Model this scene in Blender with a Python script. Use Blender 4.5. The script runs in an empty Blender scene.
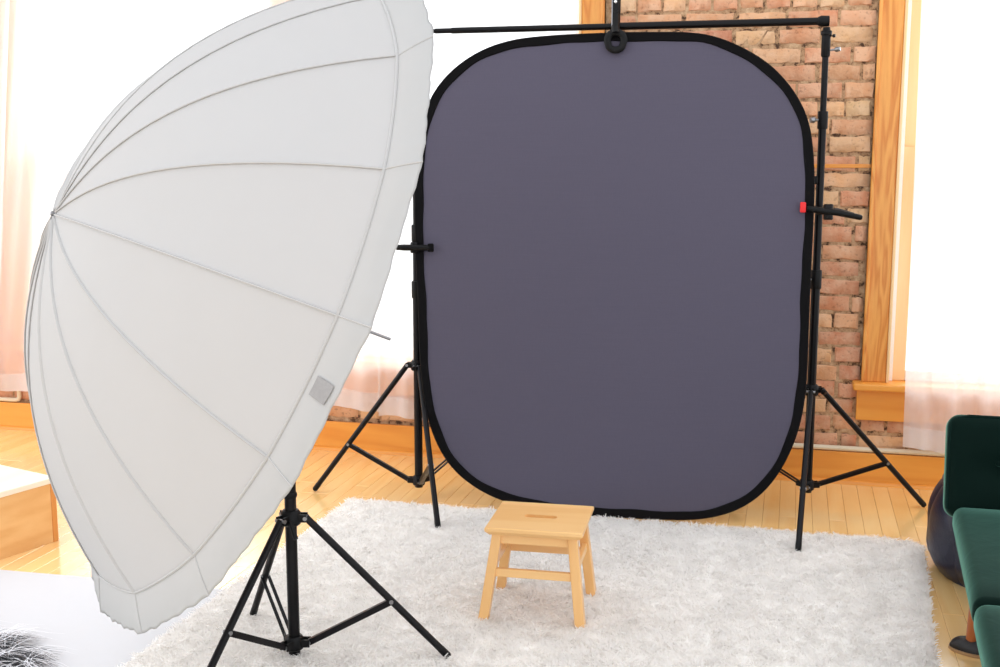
import bpy, bmesh, math, random
import numpy as np
from mathutils import Vector, Matrix

rnd = random.Random(7)
nrs = np.random.RandomState(11)
scene = bpy.context.scene
COL = scene.collection
PI = math.pi

# ------------------------------------------------------------------ camera
cam_d = bpy.data.cameras.new('camera')
cam_d.sensor_width = 36.0
cam_d.lens = 1170.0 / 1000.0 * 36.0
cam_d.clip_start = 0.05
cam = bpy.data.objects.new('camera', cam_d)
COL.objects.link(cam)
cam.location = (0, 0, 1.45)
cam.rotation_euler = (math.radians(90 - 8.9), 0, math.radians(14))
scene.camera = cam

# ------------------------------------------------------------------ sky and light
world = bpy.data.worlds.new('overcast_sky')
scene.world = world
world.use_nodes = True
bg = world.node_tree.nodes['Background']
bg.inputs[0].default_value = (0.965, 0.985, 1.03, 1)
bg.inputs[1].default_value = 1.45


def area_light(name, loc, aim, sx, sy, power, color=(1, 1, 1)):
    d = bpy.data.lights.new(name, 'AREA')
    d.shape = 'RECTANGLE'
    d.size, d.size_y = sx, sy
    d.energy = power
    d.color = color
    o = bpy.data.objects.new(name, d)
    COL.objects.link(o)
    o.location = loc
    o.rotation_euler = (Vector(aim) - Vector(loc)).to_track_quat('-Z', 'Y').to_euler()
    return o


# daylight of the tall windows along the left side of the studio
area_light('side_window_daylight', (-5.6, 2.2, 1.8), (-1.0, 3.4, 0.6), 4.0, 2.4, 50, (1.0, 1.0, 1.0))

# open sky over the street: daylight that falls in through the windows
area_light('street_sky_daylight', (-1.2, 7.6, 3.0), (-1.2, 4.0, 0.4), 9.0, 2.6, 420, (1.0, 1.0, 1.0))

scene.view_settings.view_transform = 'Standard'
scene.view_settings.look = 'None'
scene.view_settings.gamma = 1.0
scene.view_settings.use_curve_mapping = False
scene.view_settings.exposure = 0.15
scene.cycles.max_bounces = 12
scene.cycles.diffuse_bounces = 8
scene.cycles.transparent_max_bounces = 16


# ------------------------------------------------------------------ materials
def srgb(r, g, b):
    def f(c):
        c /= 255.0
        return c / 12.92 if c <= 0.04045 else ((c + 0.055) / 1.055) ** 2.4
    return (f(r), f(g), f(b), 1)


class NT:
    def __init__(self, name):
        self.m = bpy.data.materials.new(name)
        self.m.use_nodes = True
        self.t = self.m.node_tree
        self.b = self.t.nodes['Principled BSDF']
        self.out = self.t.nodes['Material Output']

    def n(self, kind, **kw):
        nd = self.t.nodes.new(kind)
        for k, v in kw.items():
            setattr(nd, k, v)
        return nd

    def l(self, a, b):
        self.t.links.new(a, b)

    def coords(self, scale=(1, 1, 1), per_object=False, rot=(0, 0, 0)):
        tc = self.n('ShaderNodeTexCoord')
        mp = self.n('ShaderNodeMapping')
        mp.inputs['Scale'].default_value = scale
        mp.inputs['Rotation'].default_value = rot
        self.l(tc.outputs['Object'], mp.inputs['Vector'])
        if per_object:
            oi = self.n('ShaderNodeObjectInfo')
            mu = self.n('ShaderNodeMath', operation='MULTIPLY')
            mu.inputs[1].default_value = 37.0
            self.l(oi.outputs['Random'], mu.inputs[0])
            self.l(mu.outputs[0], mp.inputs['Location'])
        return mp.outputs[0]

    def noise(self, vec, scale, detail=3, rough=0.55, dist=0.0):
        nz = self.n('ShaderNodeTexNoise')
        nz.inputs['Scale'].default_value = scale
        nz.inputs['Detail'].default_value = detail
        nz.inputs['Roughness'].default_value = rough
        nz.inputs['Distortion'].default_value = dist
        self.l(vec, nz.inputs['Vector'])
        return nz.outputs['Fac']

    def ramp(self, fac, stops):
        r = self.n('ShaderNodeValToRGB')
        e = r.color_ramp.elements
        while len(e) < len(stops):
            e.new(0.5)
        for el, (p, c) in zip(e, stops):
            el.position = p
            el.color = c
        self.l(fac, r.inputs[0])
        return r.outputs[0]

    def mix(self, fac, a, b, blend='MIX'):
        mx = self.n('ShaderNodeMix', data_type='RGBA', blend_type=blend)
        for sock, v in ((mx.inputs[0], fac), (mx.inputs[6], a), (mx.inputs[7], b)):
            if hasattr(v, 'links'):
                self.l(v, sock)
            else:
                sock.default_value = v
        return mx.outputs[2]

    def bump(self, fac, strength, dist=0.01):
        bp = self.n('ShaderNodeBump')
        bp.inputs['Strength'].default_value = strength
        bp.inputs['Distance'].default_value = dist
        self.l(fac, bp.inputs['Height'])
        self.l(bp.outputs[0], self.b.inputs['Normal'])

    def set(self, **kw):
        for k, v in kw.items():
            s = self.b.inputs[k.replace('_', ' ')]
            if hasattr(v, 'links'):
                self.l(v, s)
            else:
                s.default_value = v
        return self


def plain(name, col, rough=0.5, metal=0.0, spec=0.5, noise=0.08, nscale=40):
    a = NT(name)
    f = a.noise(a.coords(), nscale)
    c2 = tuple(x * (1 - noise) for x in col[:3]) + (1,)
    a.set(Base_Color=a.mix(f, col, c2), Roughness=rough, Metallic=metal)
    a.b.inputs['Specular IOR Level'].default_value = spec
    return a.m


def wood(name, light, dark, axis='z', rough=0.35, ring=9.0, per_object=True, strength=1.0, vary=0.0, zoom=1.0):
    a = NT(name)
    s = {'x': (0.09, 1, 1), 'y': (1, 0.09, 1), 'z': (1, 1, 0.09)}[axis]
    s = tuple(x * zoom for x in s)
    v = a.coords(s, per_object)
    big = a.noise(v, 4.0, 2, 0.5, 0.4)
    mu = a.n('ShaderNodeMath', operation='MULTIPLY')
    mu.inputs[1].default_value = ring
    a.l(big, mu.inputs[0])
    fr = a.n('ShaderNodeMath', operation='PINGPONG')
    fr.inputs[1].default_value = 0.5
    a.l(mu.outputs[0], fr.inputs[0])
    rings = a.ramp(fr.outputs[0], [(0.05, (1, 1, 1, 1)), (0.28, (0.25, 0.25, 0.25, 1)), (0.5, (0, 0, 0, 1))])
    fine = a.noise(v, 90.0, 3, 0.6)
    f2 = a.mix(0.45, rings, fine)
    sc = a.n('ShaderNodeMath', operation='MULTIPLY')
    sc.inputs[1].default_value = strength
    a.l(f2, sc.inputs[0])
    c = a.mix(sc.outputs[0], light, dark)
    if vary:
        oi = a.n('ShaderNodeObjectInfo')
        hv = a.n('ShaderNodeHueSaturation')
        mr = a.n('ShaderNodeMapRange')
        mr.inputs[3].default_value = 1 - vary
        mr.inputs[4].default_value = 1 + vary
        a.l(oi.outputs['Random'], mr.inputs[0])
        a.l(mr.outputs[0], hv.inputs['Value'])
        a.l(c, hv.inputs['Color'])
        c = hv.outputs[0]
    a.set(Base_Color=c, Roughness=rough)
    a.bump(fine, 0.06, 0.002)
    return a.m


def sheer(name, col, opacity):
    a = NT(name)
    a.t.nodes.remove(a.b)
    v = a.coords((300, 300, 300))
    wv = a.noise(v, 3.0, 1)
    dif = a.n('ShaderNodeBsdfDiffuse')
    dif.inputs[0].default_value = col
    trl = a.n('ShaderNodeBsdfTranslucent')
    trl.inputs[0].default_value = col
    m1 = a.n('ShaderNodeMixShader')
    m1.inputs[0].default_value = 0.5
    a.l(dif.outputs[0], m1.inputs[1])
    a.l(trl.outputs[0], m1.inputs[2])
    tr = a.n('ShaderNodeBsdfTransparent')
    m2 = a.n('ShaderNodeMixShader')
    mr = a.n('ShaderNodeMapRange')
    mr.inputs[3].default_value = opacity - 0.06
    mr.inputs[4].default_value = opacity + 0.06
    a.l(wv, mr.inputs[0])
    a.l(mr.outputs[0], m2.inputs[0])
    a.l(tr.outputs[0], m2.inputs[1])
    a.l(m1.outputs[0], m2.inputs[2])
    a.l(m2.outputs[0], a.out.inputs[0])
    return a.m


def nylon(name, col, through):
    a = NT(name)
    a.t.nodes.remove(a.b)
    v = a.coords()
    f = a.noise(v, 6.0, 3)
    c = a.mix(f, col, tuple(x * 0.965 for x in col[:3]) + (1,))
    dif = a.n('ShaderNodeBsdfDiffuse')
    trl = a.n('ShaderNodeBsdfTranslucent')
    a.l(c, dif.inputs[0])
    a.l(c, trl.inputs[0])
    m1 = a.n('ShaderNodeMixShader')
    m1.inputs[0].default_value = through
    a.l(dif.outputs[0], m1.inputs[1])
    a.l(trl.outputs[0], m1.inputs[2])
    a.l(m1.outputs[0], a.out.inputs[0])
    return a.m


def brick_mat():
    a = NT('salmon_brick')
    oi = a.n('ShaderNodeObjectInfo')
    base = a.ramp(oi.outputs['Random'], [
        (0.0, srgb(198, 128, 94)), (0.2, srgb(218, 154, 116)), (0.4, srgb(230, 182, 134)),
        (0.58, srgb(198, 128, 94)), (0.78, srgb(224, 184, 136)), (1.0, srgb(182, 110, 80))])
    v = a.coords((1, 1, 1), True)
    f1 = a.noise(v, 14, 4, 0.65)
    f2 = a.noise(v, 60, 3, 0.6)
    spots = a.ramp(f1, [(0.34, (0, 0, 0, 1)), (0.62, (1, 1, 1, 1))])
    c = a.mix(spots, base, a.mix(0.45, base, srgb(226, 194, 164)))
    dk = a.ramp(f2, [(0.3, (1, 1, 1, 1)), (0.42, (0, 0, 0, 1))])
    mm = a.n('ShaderNodeMath', operation='MULTIPLY')
    mm.inputs[1].default_value = 0.4
    a.l(dk, mm.inputs[0])
    c = a.mix(mm.outputs[0], c, srgb(120, 72, 52))
    a.set(Base_Color=c, Roughness=0.9)
    a.b.inputs['Specular IOR Level'].default_value = 0.2
    a.bump(a.mix(0.5, f1, f2), 0.8, 0.012)
    return a.m


def leather(name, col, rough):
    a = NT(name)
    v = a.coords()
    f = a.noise(v, 9, 3, 0.5, 0.6)
    g = a.noise(v, 140, 2)
    a.set(Base_Color=a.mix(f, col, tuple(x * 0.7 for x in col[:3]) + (1,)), Roughness=rough)
    a.bump(a.mix(0.25, f, g), 0.35, 0.012)
    return a.m


def velvet(name, col, sheen, tint):
    a = NT(name)
    v = a.coords()
    f = a.noise(v, 7, 3, 0.6, 0.8)
    a.set(Base_Color=a.mix(f, col, tuple(x * 0.72 for x in col[:3]) + (1,)), Roughness=0.75)
    a.b.inputs['Specular IOR Level'].default_value = 0.05
    a.b.inputs['Sheen Weight'].default_value = sheen
    a.b.inputs['Sheen Roughness'].default_value = 0.3
    a.b.inputs['Sheen Tint'].default_value = tint
    a.bump(f, 0.15, 0.01)
    return a.m


def cotton(name, col, col2):
    a = NT(name)
    w1 = a.noise(a.coords((3, 3, 160)), 3.0, 2)
    w2 = a.noise(a.coords((160, 160, 3)), 3.0, 2)
    f = a.mix(0.5, w1, w2)
    a.set(Base_Color=a.mix(f, col, col2), Roughness=0.9)
    a.b.inputs['Specular IOR Level'].default_value = 0.15
    a.b.inputs['Sheen Weight'].default_value = 0.12
    a.bump(f, 0.08, 0.002)
    return a.m


M = {}
M['plank'] = wood('maple_floorboard', srgb(253, 216, 150), srgb(242, 190, 112), 'y', 0.24, 5.0, True, 0.8, 0.06)
M['plank'].node_tree.nodes['Principled BSDF'].inputs['Coat Weight'].default_value = 1.0
M['plank'].node_tree.nodes['Principled BSDF'].inputs['Coat IOR'].default_value = 1.9
M['plank'].node_tree.nodes['Principled BSDF'].inputs['Coat Roughness'].default_value = 0.13
M['subfloor'] = plain('floor_gap', srgb(216, 164, 104), 0.8)
M['brick'] = brick_mat()
mo = NT('old_lime_mortar')
_v = mo.coords()
_f = mo.noise(_v, 30, 5, 0.7)
mo.set(Base_Color=mo.ramp(_f, [(0.38, srgb(78, 54, 38)), (0.47, srgb(176, 138, 102)), (0.7, srgb(212, 180, 144))]), Roughness=0.95)
mo.bump(_f, 0.7, 0.01)
M['mortar'] = mo.m
M['casing'] = wood('golden_fir_casing', srgb(240, 174, 88), srgb(204, 118, 38), 'z', 0.32, 9.0, True, 1.05, 0, 2.6)
M['casing_x'] = wood('golden_fir_board', srgb(240, 166, 72), srgb(220, 134, 44), 'x', 0.35, 7.0, True, 0.8)
M['pale_wood'] = wood('pale_sash_wood', srgb(246, 212, 160), srgb(232, 184, 120), 'z', 0.35, 5.0, True, 0.7)
M['white_paint_and_glare'] = plain('white_paint_and_glare', srgb(248, 247, 245), 0.5)  # plain paint on the tracks; on the sashes, window glare put into the colour
M['cream'] = plain('cream_enamel', srgb(226, 212, 184), 0.4)
M['plaster'] = plain('white_plaster', srgb(238, 234, 228), 0.9)
gl = NT('window_glass')
gl.t.nodes.remove(gl.b)
_t = gl.n('ShaderNodeBsdfTransparent')
_t.inputs[0].default_value = (0.97, 0.985, 0.98, 1)
_g = gl.n('ShaderNodeBsdfGlossy')
_g.inputs['Roughness'].default_value = 0.02
_m = gl.n('ShaderNodeMixShader')
_m.inputs[0].default_value = 0.06
gl.l(_t.outputs[0], _m.inputs[1])
gl.l(_g.outputs[0], _m.inputs[2])
gl.l(_m.outputs[0], gl.out.inputs[0])
M['glass'] = gl.m
M['sheer'] = sheer('white_voile', (0.93, 0.93, 0.945, 1), 0.68)
M['hem'] = sheer('white_voile_hem', (0.93, 0.93, 0.945, 1), 0.6)
def yarn(name, col):
    a = NT(name)
    a.t.nodes.remove(a.b)
    f = a.noise(a.coords(), 7.0, 3)
    c = a.mix(f, col, tuple(x * 0.96 for x in col[:3]) + (1,))
    dif = a.n('ShaderNodeBsdfDiffuse')
    trl = a.n('ShaderNodeBsdfTranslucent')
    a.l(c, dif.inputs[0])
    a.l(c, trl.inputs[0])
    m1 = a.n('ShaderNodeMixShader')
    m1.inputs[0].default_value = 0.5
    a.l(dif.outputs[0], m1.inputs[1])
    a.l(trl.outputs[0], m1.inputs[2])
    a.l(m1.outputs[0], a.out.inputs[0])
    return a.m


M['pile'] = yarn('cream_shag_yarn', (0.955, 0.94, 0.92, 1))
M['rugback'] = plain('rug_backing', srgb(247, 246, 243), 0.95, 0, 0.05, 0.02)
M['nylon'] = nylon('white_nylon', (0.565, 0.565, 0.56, 1), 0.30)
M['nylon_band'] = nylon('white_nylon_hem', (0.53, 0.53, 0.52, 1), 0.25)
M['seam'] = plain('grey_seam_tape', srgb(184, 183, 181), 0.85, 0, 0.2)
M['fabric_label'] = plain('grey_label_print', srgb(162, 160, 159), 0.9, 0, 0.2, 0.3, 120)
M['black_metal'] = plain('black_anodised_metal', srgb(8, 7, 9), 0.3, 0.0, 0.2)
M['satin_black'] = plain('satin_black_tube', srgb(11, 9, 12), 0.36, 0.0, 0.2)
M['black_plastic'] = plain('black_plastic', srgb(8, 8, 9), 0.45, 0, 0.2)
M['chrome'] = plain('chrome', srgb(225, 225, 228), 0.18, 1.0)
M['steel'] = plain('dull_steel', srgb(150, 150, 152), 0.35, 1.0)
M['backdrop'] = cotton('slate_cotton', srgb(90, 86, 101), srgb(79, 76, 91))
M['binding'] = plain('black_binding', srgb(9, 8, 10), 0.85, 0, 0.15)
M['red'] = plain('red_rubber', srgb(226, 30, 34), 0.5)
M['stool'] = wood('birch', srgb(244, 200, 138), srgb(226, 168, 96), 'x', 0.3, 5.0, True, 0.75)
M['stool_z'] = wood('birch_upright', srgb(242, 194, 130), srgb(220, 158, 86), 'z', 0.3, 5.0, True, 0.75)
M['velvet'] = velvet('bottle_green_velvet', (0.002, 0.010, 0.0075, 1), 0.85, (0.28, 0.66, 0.52, 1))
M['piping'] = velvet('dark_green_piping', (0.004, 0.016, 0.013, 1), 0.1, (0.3, 0.6, 0.5, 1))
M['leather'] = leather('navy_leather', srgb(24, 27, 48), 0.38)
M['leg_wood'] = wood('walnut_leg', srgb(176, 98, 44), srgb(140, 70, 28), 'z', 0.35, 4.0)
M['shoe'] = leather('black_leather', srgb(20, 19, 20), 0.45)
M['sole'] = plain('tan_sole', srgb(176, 140, 100), 0.7)
M['box'] = wood('pine_box_side', srgb(238, 190, 128), srgb(216, 152, 84), 'y', 0.45, 6.0, True, 0.7)
M['box_top'] = wood('whitish_box_top', srgb(248, 236, 216), srgb(236, 212, 176), 'y', 0.4, 5.0, True, 0.6)  # top panel much paler than the sides
M['box_edge'] = wood('orange_pine_edge', srgb(226, 158, 84), srgb(204, 128, 60), 'z', 0.45, 5.0, True, 0.7)
M['paper'] = plain('white_vinyl', srgb(203, 204, 207), 0.5, 0, 0.3, 0.02)
M['fur_dark'] = plain('charcoal_fur', srgb(52, 54, 60), 0.7)
M['fur_white'] = plain('white_fur', srgb(240, 240, 244), 0.7)


# ------------------------------------------------------------------ mesh helpers
class MB:
    def __init__(self):
        self.v, self.f = [], []

    def add(self, vs, fs):
        b = len(self.v)
        self.v += [tuple(p) for p in vs]
        self.f += [tuple(b + i for i in f) for f in fs]
        return self

    def box(self, lo, hi, mat=None):
        x0, y0, z0 = lo
        x1, y1, z1 = hi
        vs = [(x0, y0, z0), (x1, y0, z0), (x1, y1, z0), (x0, y1, z0), (x0, y0, z1), (x1, y0, z1), (x1, y1, z1), (x0, y1, z1)]
        if mat is not None:
            vs = [mat @ Vector(p) for p in vs]
        return self.add(vs, [(3, 2, 1, 0), (4, 5, 6, 7), (0, 1, 5, 4), (1, 2, 6, 5), (2, 3, 7, 6), (3, 0, 4, 7)])

    def tube(self, pts, rad, n=12, closed=False, flat=(1, 1), up=None):
        pts = [Vector(p) for p in pts]
        m = len(pts)
        rads = rad if isinstance(rad, (list, tuple)) else [rad] * m
        rings = []
        ref = None
        for i, p in enumerate(pts):
            if closed:
                t = pts[(i + 1) % m] - pts[i - 1]
            else:
                t = pts[min(i + 1, m - 1)] - pts[max(i - 1, 0)]
            t.normalize()
            if up is not None:
                a = Vector(up)
            elif ref is None:
                a = Vector((0, 0, 1)) if abs(t.z) < 0.9 else Vector((1, 0, 0))
            else:
                a = ref
            a = (a - t * a.dot(t)).normalized()
            ref = a
            b = t.cross(a)
            rings.append([p + (a * math.cos(k * 2 * PI / n) * flat[0] + b * math.sin(k * 2 * PI / n) * flat[1]) * rads[i] for k in range(n)])
        vs = [q for r in rings for q in r]
        fs = []
        for i in range(m if closed else m - 1):
            j = (i + 1) % m
            for k in range(n):
                k2 = (k + 1) % n
                fs.append((i * n + k, i * n + k2, j * n + k2, j * n + k))
        if not closed:
            fs.append(tuple(range(n - 1, -1, -1)))
            fs.append(tuple((m - 1) * n + k for k in range(n)))
        return self.add(vs, fs)

    def bar(self, a, b, w, h, up=(0, 0, 1), w2=None, h2=None):
        """Rectangular bar from a to b; w across, h along up."""
        a, b = Vector(a), Vector(b)
        t = (b - a).normalized()
        u = Vector(up)
        u = (u - t * u.dot(t)).normalized()
        s = t.cross(u)
        w2, h2 = w2 or w, h2 or h
        vs = []
        for p, ww, hh in ((a, w, h), (b, w2, h2)):
            for sx, sy in ((-1, -1), (1, -1), (1, 1), (-1, 1)):
                vs.append(p + s * sx * ww / 2 + u * sy * hh / 2)
        return self.add(vs, [(3, 2, 1, 0), (4, 5, 6, 7), (0, 1, 5, 4), (1, 2, 6, 5), (2, 3, 7, 6), (3, 0, 4, 7)])

    def lathe(self, prof, c, n=24, axis=(0, 0, 1)):
        ax = Vector(axis).normalized()
        e1 = ax.orthogonal().normalized()
        e2 = ax.cross(e1)
        c = Vector(c)
        vs = [c + ax * z + (e1 * math.cos(2 * PI * k / n) + e2 * math.sin(2 * PI * k / n)) * r for r, z in prof for k in range(n)]
        fs = []
        for i in range(len(prof) - 1):
            for k in range(n):
                k2 = (k + 1) % n
                fs.append((i * n + k, i * n + k2, (i + 1) * n + k2, (i + 1) * n + k))
        fs.append(tuple(range(n - 1, -1, -1)))
        fs.append(tuple((len(prof) - 1) * n + k for k in range(n)))
        return self.add(vs, fs)

    def grid(self, fn, nu, nv, closed_u=False):
        vs = [fn(i / nu, j / nv) for j in range(nv + 1) for i in range(nu + (0 if closed_u else 1))]
        w = nu if closed_u else nu + 1
        fs = []
        for j in range(nv):
            for i in range(nu):
                i2 = (i + 1) % w
                fs.append((j * w + i, j * w + i2, (j + 1) * w + i2, (j + 1) * w + i))
        return self.add(vs, fs)

    def rbox(self, lo, hi, r, seg=4, nmid=6, mat=None, warp=None):
        lo, hi = Vector(lo), Vector(hi)
        c = (lo + hi) / 2
        h = (hi - lo) / 2

        def axis_pts(hh):
            edge = [r * (1 - math.cos(i / seg * PI / 2)) for i in range(seg)]
            mid = [r + (2 * hh - 2 * r) * i / nmid for i in range(nmid + 1)]
            return [-hh + e for e in edge] + [-hh + e for e in mid] + [hh - e for e in reversed(edge)]
        A = [axis_pts(h[i]) for i in range(3)]
        for ax in range(3):
            u, v = (ax + 1) % 3, (ax + 2) % 3
            for sgn in (-1, 1):
                vs, fs = [], []
                nu, nv = len(A[u]), len(A[v])
                for j in range(nv):
                    for i in range(nu):
                        p = Vector((0, 0, 0))
                        p[ax], p[u], p[v] = sgn * h[ax], A[u][i], A[v][j]
                        q = Vector([max(-h[k] + r, min(h[k] - r, p[k])) for k in range(3)])
                        d = p - q
                        if d.length > 1e-9:
                            p = q + d.normalized() * r
                        if warp:
                            p = warp(p, h)
                        p = p + c
                        vs.append(mat @ p if mat is not None else p)
                for j in range(nv - 1):
                    for i in range(nu - 1):
                        f = (j * nu + i, j * nu + i + 1, (j + 1) * nu + i + 1, (j + 1) * nu + i)
                        fs.append(f if sgn > 0 else f[::-1])
                self.add(vs, fs)
        return self

    def mesh(self, name, origin=(0, 0, 0), smooth=True, weld=False, angle=40):
        me = bpy.data.meshes.new(name)
        o = Vector(origin)
        me.from_pydata([Vector(p) - o for p in self.v], [], self.f)
        if weld:
            bm = bmesh.new()
            bm.from_mesh(me)
            bmesh.ops.remove_doubles(bm, verts=bm.verts, dist=1e-5)
            bmesh.ops.recalc_face_normals(bm, faces=bm.faces)
            bm.to_mesh(me)
            bm.free()
        if smooth:
            me.polygons.foreach_set('use_smooth', [True] * len(me.polygons))
            me.set_sharp_from_angle(angle=math.radians(angle))
        me.update()
        return me


ROOTLOC = {}


def tag(o, label=None, cat=None, group=None, kind=None):
    if label:
        o['label'] = label
    if cat:
        o['category'] = cat
    if group:
        o['group'] = group
    if kind:
        o['kind'] = kind
    return o


def thing(name, loc, label, cat, group=None, kind='thing'):
    o = bpy.data.objects.new(name, None)
    o.empty_display_size = 0.05
    COL.objects.link(o)
    o.location = loc
    ROOTLOC[o.name] = Vector(loc)
    return tag(o, label, cat, group, kind)


def obj(name, mb, mat, parent=None, smooth=True, weld=False, origin=None, bevel=0.0, angle=40):
    """World-space mesh builder -> one object, parented in place."""
    base = ROOTLOC[parent.name] if parent is not None else Vector(origin or (0, 0, 0))
    me = mb.mesh(name, base, smooth, weld, angle)
    me.materials.append(mat)
    o = bpy.data.objects.new(name, me)
    COL.objects.link(o)
    if parent is not None:
        o.parent = parent
    else:
        o.location = base
    ROOTLOC[o.name] = base
    if bevel:
        md = o.modifiers.new('edge', 'BEVEL')
        md.width = bevel
        md.segments = 2
        md.limit_method = 'ANGLE'
    return o


def fast_mesh(name, verts, faces, mat, parent=None, smooth=True):
    """numpy verts (n,3), faces (m,4) quads."""
    base = ROOTLOC[parent.name] if parent is not None else Vector((0, 0, 0))
    me = bpy.data.meshes.new(name)
    n, m, k = len(verts), len(faces), faces.shape[1]
    me.vertices.add(n)
    me.vertices.foreach_set('co', (verts - np.array(base)).astype(np.float32).ravel())
    me.loops.add(m * k)
    me.loops.foreach_set('vertex_index', faces.astype(np.int32).ravel())
    me.polygons.add(m)
    me.polygons.foreach_set('loop_start', np.arange(0, m * k, k, dtype=np.int32))
    me.polygons.foreach_set('use_smooth', np.full(m, bool(smooth)))
    me.update(calc_edges=True)
    me.materials.append(mat)
    o = bpy.data.objects.new(name, me)
    COL.objects.link(o)
    if parent is not None:
        o.parent = parent
    ROOTLOC[o.name] = base
    return o


# ------------------------------------------------------------------ the room shell
WY = 5.24                                   # face of the brick wall
CEIL = 3.3
X0, X1 = -6.2, 3.2
openings = [(-3.752, -2.40), (-2.26, -0.93), (0.416, 1.72)]   # clear openings of the three windows
SILL, HEAD = 0.44, 2.75

floor = tag(obj('floor', MB().box((X0, 0.2, -0.09), (X1, WY + 0.3, -0.02)), M['subfloor'], smooth=False),
            'honey-coloured maple strip floor of the studio', 'floor', kind='structure')
wl = MB()
cuts = [X0] + [x for o in openings for x in o] + [X1]
for i in range(0, len(cuts), 2):
    wl.box((cuts[i], WY, -0.02), (cuts[i + 1], WY + 0.3, CEIL))
for a, b in openings:
    wl.box((a, WY, -0.02), (b, WY + 0.3, SILL))
    wl.box((a, WY, HEAD), (b, WY + 0.3, CEIL))
wall = tag(obj('wall_back', wl, M['mortar'], smooth=False), 'old salmon brick wall behind the backdrop, pierced by tall windows', 'wall', kind='structure')

# bricks: a few shared shapes, laid in an uneven running bond
COURSE = 0.0755
brick_meshes = {}


def brick_mesh(L, variant):
    key = (round(L, 2), variant)
    if key in brick_meshes:
        return brick_meshes[key]
    r = random.Random(hash(key) & 0xffff)
    hx, hz, d = L / 2, 0.0325, 0.008
    e = 0.006
    n = 5

    def front(i, j):
        x = -hx + e + (2 * hx - 2 * e) * i / n
        z = -hz + e + (2 * hz - 2 * e) * j
        return (x + r.uniform(-.003, .003), -d + r.uniform(-.003, .004), z + r.uniform(-.004, .004))
    vs = [front(i, 0) for i in range(n + 1)] + [front(i, 1) for i in range(n + 1)]
    ring = []
    for i in range(n + 1):
        ring.append((-hx + 2 * hx * i / n, 0.0, -hz + r.uniform(-.003, .004)))
    for i in range(n + 1):
        ring.append((-hx + 2 * hx * i / n, 0.0, hz + r.uniform(-.004, .003)))
    base = len(vs)
    vs += ring
    fs = [(i, i + 1, n + 2 + i, n + 1 + i) for i in range(n)]
    for i in range(n):
        fs.append((base + i, base + i + 1, i + 1, i))
        fs.append((n + 1 + i, n + 2 + i, base + n + 2 + i, base + n + 1 + i))
    fs.append((base, 0, n + 1, base + n + 1))
    fs.append((n, base + n, base + 2 * n + 1, 2 * n + 1))
    me = bpy.data.meshes.new('brick')
    me.from_pydata(vs, [], fs)
    me.polygons.foreach_set('use_smooth', [True] * len(fs))
    me.set_sharp_from_angle(angle=math.radians(55))
    me.materials.append(M['brick'])
    brick_meshes[key] = me
    return me


rest_bricks = MB()
n_bricks = 0


def lay(xa, xb, z0, z1, single=True):
    global n_bricks
    k0 = int(round(z0 / COURSE))
    k1 = int(z1 / COURSE)
    for k in range(k0, k1):
        zc = (k + 0.5) * COURSE
        x = xa - (0.5 if k % 2 else 0.0) * 0.2 * rnd.uniform(0.8, 1.2)
        header = k % 6 == 3
        while x < xb - 0.02:
            L = 0.10 if header else rnd.choice([0.17, 0.18, 0.19, 0.2, 0.2, 0.21])
            if not header and rnd.random() < 0.12:
                L = 0.1
            a, b = max(x, xa + .002), min(x + L, xb - .002)
            if b - a > 0.035:
                Lb = round(b - a, 2)
                px, pz = (a + b) / 2, zc + rnd.uniform(-.004, .004)
                if single and n_bricks < 298:
                    me = brick_mesh(Lb, rnd.randrange(4))
                    o = bpy.data.objects.new('brick', me)
                    COL.objects.link(o)
                    o.parent = wall
                    o.location = (px, WY + 0.001 + rnd.uniform(-.002, .004), pz)
                    o.rotation_euler = (0, rnd.uniform(-.02, .02), 0)
                    n_bricks += 1
                else:
                    me = brick_mesh(Lb, 0)
                    rest_bricks.add([(v.co.x + px, v.co.y + WY, v.co.z + pz) for v in me.vertices], [tuple(p.vertices) for p in me.polygons])
            x += L + rnd.uniform(0.006, 0.015)


PIER0, PIER1 = -0.795, 0.315
lay(PIER0, PIER1, 0.0, 2.19)                      # the pier behind the backdrop
lay(PIER1, 1.35, 0.15, 0.31)                      # under the right window
lay(-4.05, PIER0, 0.15, 0.31)                     # under the left windows
lay(PIER0, PIER1, 2.19, CEIL, False)
lay(1.35, X1, 0.0, 0.31, False)
lay(1.86, X1, 0.31, CEIL, False)
lay(X0, -4.05, 0.0, 0.31, False)
lay(X0, -3.86, 0.31, CEIL, False)
rb = obj('brickwork', rest_bricks, M['brick'], wall, smooth=False)
rb['kind'] = 'stuff'
lath = obj('wood_lath', MB().box((0.02, WY - 0.012, 1.376), (0.315, WY + 0.02, 1.392)), M['casing_x'], wall, smooth=False, bevel=0.002)

# floorboards
plank_meshes = {}
SW = 0.0645


def plank_mesh(L):
    if L in plank_meshes:
        return plank_meshes[L]
    w, h, e = SW / 2 - 0.0004, 0.02, 0.0012
    y = L / 2
    vs = [(-w, -y, -h), (w, -y, -h), (w, y, -h), (-w, y, -h),
          (-w, -y, -e), (w, -y, -e), (w, y, -e), (-w, y, -e),
          (-w + e, -y + e, 0), (w - e, -y + e, 0), (w - e, y - e, 0), (-w + e, y - e, 0)]
    fs = [(0, 1, 5, 4), (1, 2, 6, 5), (2, 3, 7, 6), (3, 0, 4, 7), (4, 5, 9, 8), (5, 6, 10, 9), (6, 7, 11, 10), (7, 4, 8, 11), (8, 9, 10, 11)]
    me = bpy.data.meshes.new('floor_plank')
    me.from_pydata(vs, [], fs)
    me.materials.append(M['plank'])
    plank_meshes[L] = me
    return me


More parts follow.
